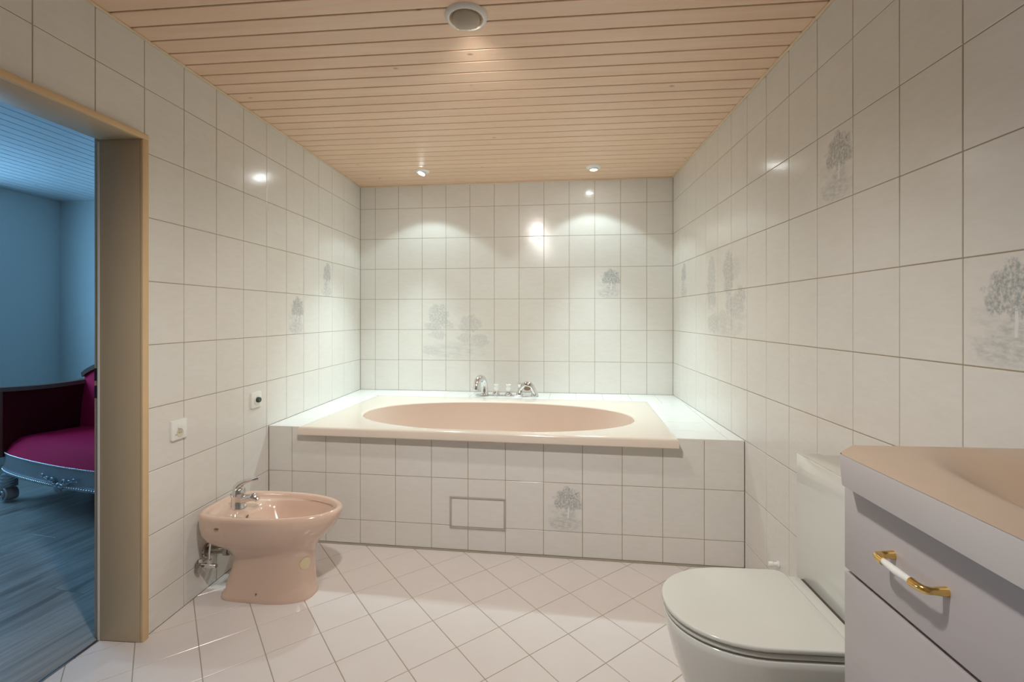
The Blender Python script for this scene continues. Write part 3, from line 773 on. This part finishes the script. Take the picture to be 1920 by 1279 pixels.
# small capped pipe on the right wall
pc = thing('pipe_cap', 'small white pipe cap on the right wall behind the toilet', 'pipe cap', (W-.0006, -1.775, .205)); pc.rotation_euler = (0, -PI/2, 0)
obj('flange', lathe_mesh('flange', [(.013, 0), (.013, .004), (.009, .006), (0, .006)], 'plate', 24), pc)
obj('cap', lathe_mesh('cap', [(.008, .005), (.008, .022), (.0105, .024), (.0105, .038), (.008, .041), (0, .041)], 'plate', 24), pc)

# ------------------------------------------------------------------ vanity unit
VX, VE, VN = 2.17, -2.815, -3.95               # front face, far end, near end
vu = thing('vanity_cabinet', 'lilac grey vanity cabinet with brass handled drawer at right wall', 'cabinet', (VX, VE, 0))
L = VN-VE
box('carcass', (.020, W-VX-.001, L, 0, .10, .868), 'laminate', vu, bevel=.001)
box('plinth', (.06, W-VX-.001, L, -.01, 0, .10), 'laminate', vu)
box('reveal', (.016, .021, L+.002, -.002, .103, .904), 'gap', vu)
nd = 2; dw = (L+.0)/nd
for i in range(nd):
    y1 = -dw*-1*i*1.0; a = L/nd*i; b = L/nd*(i+1)
    df = box('drawer_front', (0, .017, b+.0015, a-.0015 if i else -.0005, .7325, .9045), 'laminate', vu, bevel=.0012)
    dd = box('door', (0, .017, b+.0015, a-.0015 if i else -.0005, .105, .7235), 'laminate', vu, bevel=.0012)
    yc = -.1955 if i == 0 else (a+b)/2
    hd = .056
    h = obj('handle', tube_mesh('handle', [(-.033, hd-.024, 0), (-.0345, 0, 0), (-.033, -hd+.024, 0)], [.0055, .0068, .0055], 'porcelain', 16), df, loc=(0, yc, .826))
    for s in (1, -1):
        pts = [(0, s*hd, 0), (-.018, s*hd, 0)]+bez((-.02, s*hd, 0), (-.030, s*hd, 0), (-.034, s*(hd-.004), 0), (-.0335, s*(hd-.025), 0), 6)
        obj('handle_foot', tube_mesh('handle_foot', pts, [.0075, .0058]+[.0055, .0058, .006, .0062, .0064, .0066, .0072], 'gold', 16), df, loc=(0, yc, .826))
# counter with moulded basin
ct_ = thing('washbasin', 'beige moulded washbasin top with cut corner on the vanity cabinet', 'washbasin', (2.129, -2.805, .98))
CD = W-2.129-.0015; CL = 1.17
outer = [(.062, 0), (CD, 0), (CD, -CL), (0, -CL), (0, -.063)]
def ring_outer(z, inset=0):
    return [(x+(inset if x < .05 else 0)+(inset*.4 if .05 < x < .1 else 0), y-(inset if y > -.01 else 0), z) for x, y in outer]
# top surface: grid that dips into an oval basin
nx, ny = 26, 64
Vv = []; Ff = []
bcx, bcy, ba, bb = .241, -.40, .132, .36
def zt(x, y):
    r = math.hypot((x-bcx)/ba, (y-bcy)/bb)
    k = max(0, min(1, (1.15-r)/.85)); k = k*k*(3-2*k)
    return -.105*k
for j in range(ny+1):
    y = -CL*j/ny
    x0 = max(0, .062+y) if y > -.062 else 0
    for i in range(nx+1):
        x = x0+(CD-x0)*i/nx; Vv.append((x, y, zt(x, y)))
for j in range(ny):
    for i in range(nx):
        a = j*(nx+1)+i; Ff.append((a, a+nx+1, a+nx+2, a+1))
obj('basin_top', mesh('basin_top', Vv, Ff, 'counter', True), ct_)
edge = [ring_outer(-.0003), ring_outer(-.004), ring_outer(-.062, .005), ring_outer(-.074, .036)]
edge[0] = ring_outer(-.0002, .0012)
obj('edge_band', loft_mesh('edge_band', edge, 'counter_edge', False, False, smooth=False), ct_)

# ------------------------------------------------------------------ bedroom beyond the doorway
BX, BY = -3.01, .27
bw = struct('wall_bedroom_left', [(BX-.2, BX, -4.9, -1.75, 0, 2.4), (BX-.2, BX, -.52, BY+.1, 0, 2.4), (BX-.2, BX, -1.75, -.52, 0, .90), (BX-.2, BX, -1.75, -.52, 2.05, 2.4)], 'bed_wall', 'bedroom wall with the window, blue in daylight', 'wall')
bw2 = struct('wall_bedroom_far', [(BX-.2, -.166, BY, BY+.12, 0, 2.4)], 'bed_wall', 'far bedroom wall behind the red sofa', 'wall')
bw3 = struct('wall_bedroom_near', [(BX-.2, -.166, -5.0, -4.88, 0, 2.4)], 'bed_wall', 'near bedroom wall outside the view', 'wall')
bw4 = struct('wall_bedroom_right', [(-.172, -.1655, DY0+.03, BY, 0, 2.4), (-.172, -.1655, -4.88, DY1-.03, 0, 2.4), (-.172, -.1655, DY1-.03, DY0+.03, DZ+.02, 2.4)], 'bed_wall', 'bedroom side of the wall around the doorway', 'wall')
wi = thing('window_1', 'bedroom window letting in blue daylight, left of the view', 'window', (BX-.1, -1.135, 1.475), kind='structure')
for b in ((-.03, .03, -.614, .614, -.574, -.52), (-.03, .03, -.614, .614, .52, .574), (-.03, .03, -.614, -.56, -.52, .52), (-.03, .03, .56, .614, -.52, .52), (-.03, .03, -.03, .03, -.52, .52)):
    box('window_frame', b, 'window', wi, bevel=.004)
bc = obj('ceiling_bedroom', bm_mesh('ceiling_bedroom', boxes_bm([(BX-.1, -.166, -4.95, BY+.05, H+.005, H+.07)]), 'groove'))
tag(bc, 'bedroom ceiling of white painted boards', 'ceiling', kind='structure')
nb = 0; x = -.176
bdm = None
while x > BX+.02:
    if bdm is None:
        a, l = .0405, (BY+4.87)/2
        V = []
        for z, s in ((.006, 0), (.0022, 0), (0, .0018)): V += [(-a+s, -l, z), (a-s, -l, z), (a-s, l, z), (-a+s, l, z)]
        F = [(11, 10, 9, 8)]
        for i in range(4):
            j = (i+1) % 4; F += [(i, i+4, j+4, j), (i+4, i+8, j+8, j+4)]
        bdm = mesh('board', V, F, 'white_board')
    obj('board', bdm, bc, loc=(x-.0405, (BY-4.87)/2, H)); x -= .0885
bfz = obj('floor_bedroom', bm_mesh('floor_bedroom', boxes_bm([(BX-.1, -.165, -4.95, BY+.05, -.08, -.0025)]), 'groove'))
tag(bfz, 'bedroom floor of grey oak planks', 'floor', kind='structure')
BFP = [(BX, -4.88), (-.166, -4.88), (-.166, BY), (BX, BY)]
pa = math.radians(81); pu = (math.cos(pa), math.sin(pa)); pv = (-pu[1], pu[0])
for j in range(-26, 27):
    off = random.random()*1.2
    for i in range(-6, 7):
        u0, u1 = i*1.28+off, (i+1)*1.28+off-.0012; v0, v1 = j*.19, j*.19+.1888
        cell = [(-1.5+pu[0]*u+pv[0]*v, -2+pu[1]*u+pv[1]*v) for u, v in ((u0, v0), (u1, v0), (u1, v1), (u0, v1))]
        p = clip(BFP, cell)
        if len(p) < 3 or area(p) < 2e-3: continue
        cx = sum(q[0] for q in p)/len(p); cy = sum(q[1] for q in p)/len(p)
        loc = [((q[0]-cx)*pu[0]+(q[1]-cy)*pu[1], (q[0]-cx)*pv[0]+(q[1]-cy)*pv[1]) for q in p]
        o = poly_tile(bfz, loc, 0, 'plank', .0025, .0004, 'plank'); o.location = (cx, cy, 0); o.rotation_euler = (0, 0, pa)
# threshold strip
box('trim_4', (-.172, -.160, -2.944, -2.146, -.002, .0025), 'dark_chrome', bevel=.001)
tag(bpy.data.objects['trim_4'], 'thin metal strip between bathroom tiles and bedroom planks', 'trim', kind='structure')

# ------------------------------------------------------------------ carved sofa
SW_, SDp = 1.56, .58
so = thing('carved_sofa', 'magenta velvet sofa with carved silver frame and scroll feet in the bedroom', 'sofa', (-2.135, -.955, 0), math.radians(-14.8))
def front(x): # serpentine front line (negative = towards the viewer)
    f = x/SW_; return -.035*math.sin(PI*f)**2+.055*(abs(2*f-1))**6
nX = 48
def band(z0, z1, o0, o1, name, mat, th_=.03):
    r = []
    for i in range(nX+1):
        x = SW_*i/nX; y = front(x); r.append([(x, y+o0, z0), (x, y+o1, z1), (x, y+th_+.02, z1), (x, y+th_+.02, z0)])
    return obj(name, loft_mesh(name, r, mat, True, True, auto=50), so)
band(.228, .330, 0, .004, 'front_rail', 'carved')
band(.206, .229, -.007, -.008, 'lower_moulding', 'carved')
box('side_rail', (0, .03, .055, SDp, .215, .33), 'carved', so, bevel=.004)
box('side_rail', (SW_-.03, SW_, .055, SDp, .215, .33), 'carved', so, bevel=.004)
box('back_rail', (0, SW_, SDp-.03, SDp, .215, .33), 'carved', so, bevel=.004)
# crowned seat cushion
r = []; nS = 40
for i in range(nS+1):
    x = .008+(SW_-.016)*i/nS; e = 1-abs(2*i/nS-1)**6; row = []
    y0 = front(x)+.004; y1 = SDp-.05
    row.append((x, y1, .30)); row.append((x, y0+.02, .30))
    for k2 in range(13):
        f = k2/12; g = math.sin(PI*min(1, f*1.15+.0))**.6 if f < .87 else math.sin(PI*1.0005)
        hgt = .328+(.085+.025*e)*(1-(1-min(1, f*4))**2.2)*(1-.12*f)
        row.append((x, y0+(y1-y0)*f, hgt))
    r.append(row)
obj('seat_cushion', loft_mesh('seat_cushion', r, 'velvet', True, True, auto=70), so)
# nailhead beads along both mouldings
bead = lathe_mesh('nail', [(.0052, 0), (.0042, .003), (.0018, .0048), (0, .0052)], 'nail', 8)
def beads(z, o, pitch, sc=1):
    x = .02
    while x < SW_-.02:
        q = obj('nail', bead, so, loc=(x, front(x)+o, z), rot=(PI/2, 0, 0)); q.scale = (sc, sc, sc); x += pitch
beads(.331, .003, .0135); beads(.2175, -.0065, .021, 1.25)
# arms (inner velvet panel, dark wooden cap), camel back with wooden crest
def arm(x0, x1, name):
    sgn = 1 if x0 < .5 else -1
    a = obj(name, bm_mesh(name, boxes_bm([(x0, x1, .03, SDp, .30, .745)]), 'velvet_shaded'), so)
    ry = []
    for i in range(13):
        y = .015+(SDp-.015)*i/12; z = .752-.012*math.sin(PI*i/12)
        ry.append([(x0-.012, y, z-.012), (x0-.004, y, z+.016), (x1+.004, y, z+.016), (x1+.012, y, z-.012)])
    obj('arm_cap', loft_mesh('arm_cap', ry, 'dark_wood', True, True, auto=40), a)
    box('arm_post', (x0-.006, x1+.006, .008, .034, .30, .742), 'dark_wood', a, bevel=.006)
    return a
arm(-.03, .04, 'arm'); arm(SW_-.04, SW_+.03, 'arm')
def ztop(x):
    f = abs(2*x/SW_-1); return .785+.19*math.cos(min(1, f)*PI/2)**.55 if f < 1 else .785
rb, rc_ = [], []
for i in range(41):
    x = .03+(SW_-.06)*i/40; z = ztop(x)-.035
    rb.append([(x, SDp-.115, .36), (x, SDp-.10, (z+.36)/2), (x, SDp-.075, z), (x, SDp-.01, z), (x, SDp, .30)])
    z2 = ztop(x)
    rc_.append([(x, SDp-.095, z2-.042), (x, SDp-.10, z2-.01), (x, SDp-.06, z2+.006), (x, SDp-.01, z2-.005), (x, SDp-.005, z2-.042)])
obj('backrest', loft_mesh('backrest', rb, 'velvet', True, True, auto=60), so)
obj('back_crest', loft_mesh('back_crest', rc_, 'dark_wood', True, True, auto=60), so)
# scroll feet with ridges
def foot(x, y, sg):
    a = obj('foot', bm_mesh('foot', boxes_bm([(-.02, .02, -.02, .03, .1, .2)]), 'carved'), so, loc=(x, y, 0))
    for k2 in range(5):
        z = .205-k2*.024; o_ = k2*.020
        pts = bez((sg*(.105-o_*.9), -.004, z+.01), (sg*(.06-o_), -.03, z-.004), (sg*(.02-o_*.6), -.036, z-.022), (sg*(-.03-o_*.2), -.03, z-.024), 8)
        obj('ridge', tube_mesh('ridge', pts, [.004]+[.0135]*7+[.006], 'carved', 10), a)
    sp2 = []
    for k2 in range(30):
        t = k2/29*PI*3.4; rr_ = .042*(1-k2/36); sp2.append((sg*-.012+sg*rr_*math.sin(t), -.03-.0005*k2, .05+rr_*math.cos(t)))
    obj('scroll', tube_mesh('scroll', sp2, [.008]*30, 'carved', 8), a)
    obj('scroll_core', lathe_mesh('scroll_core', [(.042, -.03), (.044, 0), (.042, .03), (.03, .034), (0, .034)], 'carved', 24), a, loc=(sg*-.012, 0, .05), rot=(PI/2, 0, 0))
foot(.07, front(.07)+.03, 1); foot(SW_-.07, front(SW_-.07)+.03, -1)
for x in (.07, SW_-.07): box('rear_leg', (x-.022, x+.022, SDp-.05, SDp-.008, 0, .22), 'dark_wood', so, bevel=.006)
# carved shell with leaf scrolls in the middle of the rail
xm = SW_/2; ym = front(xm)-.012
sh = obj('carved_shell', lathe_mesh('carved_shell', [(.018, 0), (.017, .008), (.010, .013), (0, .014)], 'carved', 18), so, loc=(xm, ym+.006, .222), rot=(PI/2, 0, 0))
for k2 in range(7):
    a = math.radians(-72+24*k2); dx, dz = math.sin(a), -math.cos(a)
    obj('flute', tube_mesh('flute', [(0, 0, .004), (dx*.022, dz*.022, .008), (dx*.044, dz*.044, .003)], [.004, .0075, .0045], 'carved', 8), sh)
for s in (-1, 1):
    for (cx_, cz_, r0, tn) in ((.055, .025, .022, 2.6), (.105, .030, .017, 2.2), (.150, .044, .015, 2.0)):
        pts = []
        for k2 in range(20):
            t = k2/19*PI*tn; rr_ = r0*(1-k2/26); pts.append((s*(cx_+rr_*math.cos(t)), cz_+rr_*math.sin(t)*.8, .004))
        obj('leaf_scroll', tube_mesh('leaf_scroll', pts, [.0035+.0025*math.sin(PI*q/19) for q in range(20)], 'carved', 8), sh)
    pts = bez((s*.02, .012, .004), (s*.06, -.01, .006), (s*.11, .05, .006), (s*.178, .04, .003), 12)
    obj('leaf_stem', tube_mesh('leaf_stem', pts, [.006-.0003*q for q in range(13)], 'carved', 8), sh)
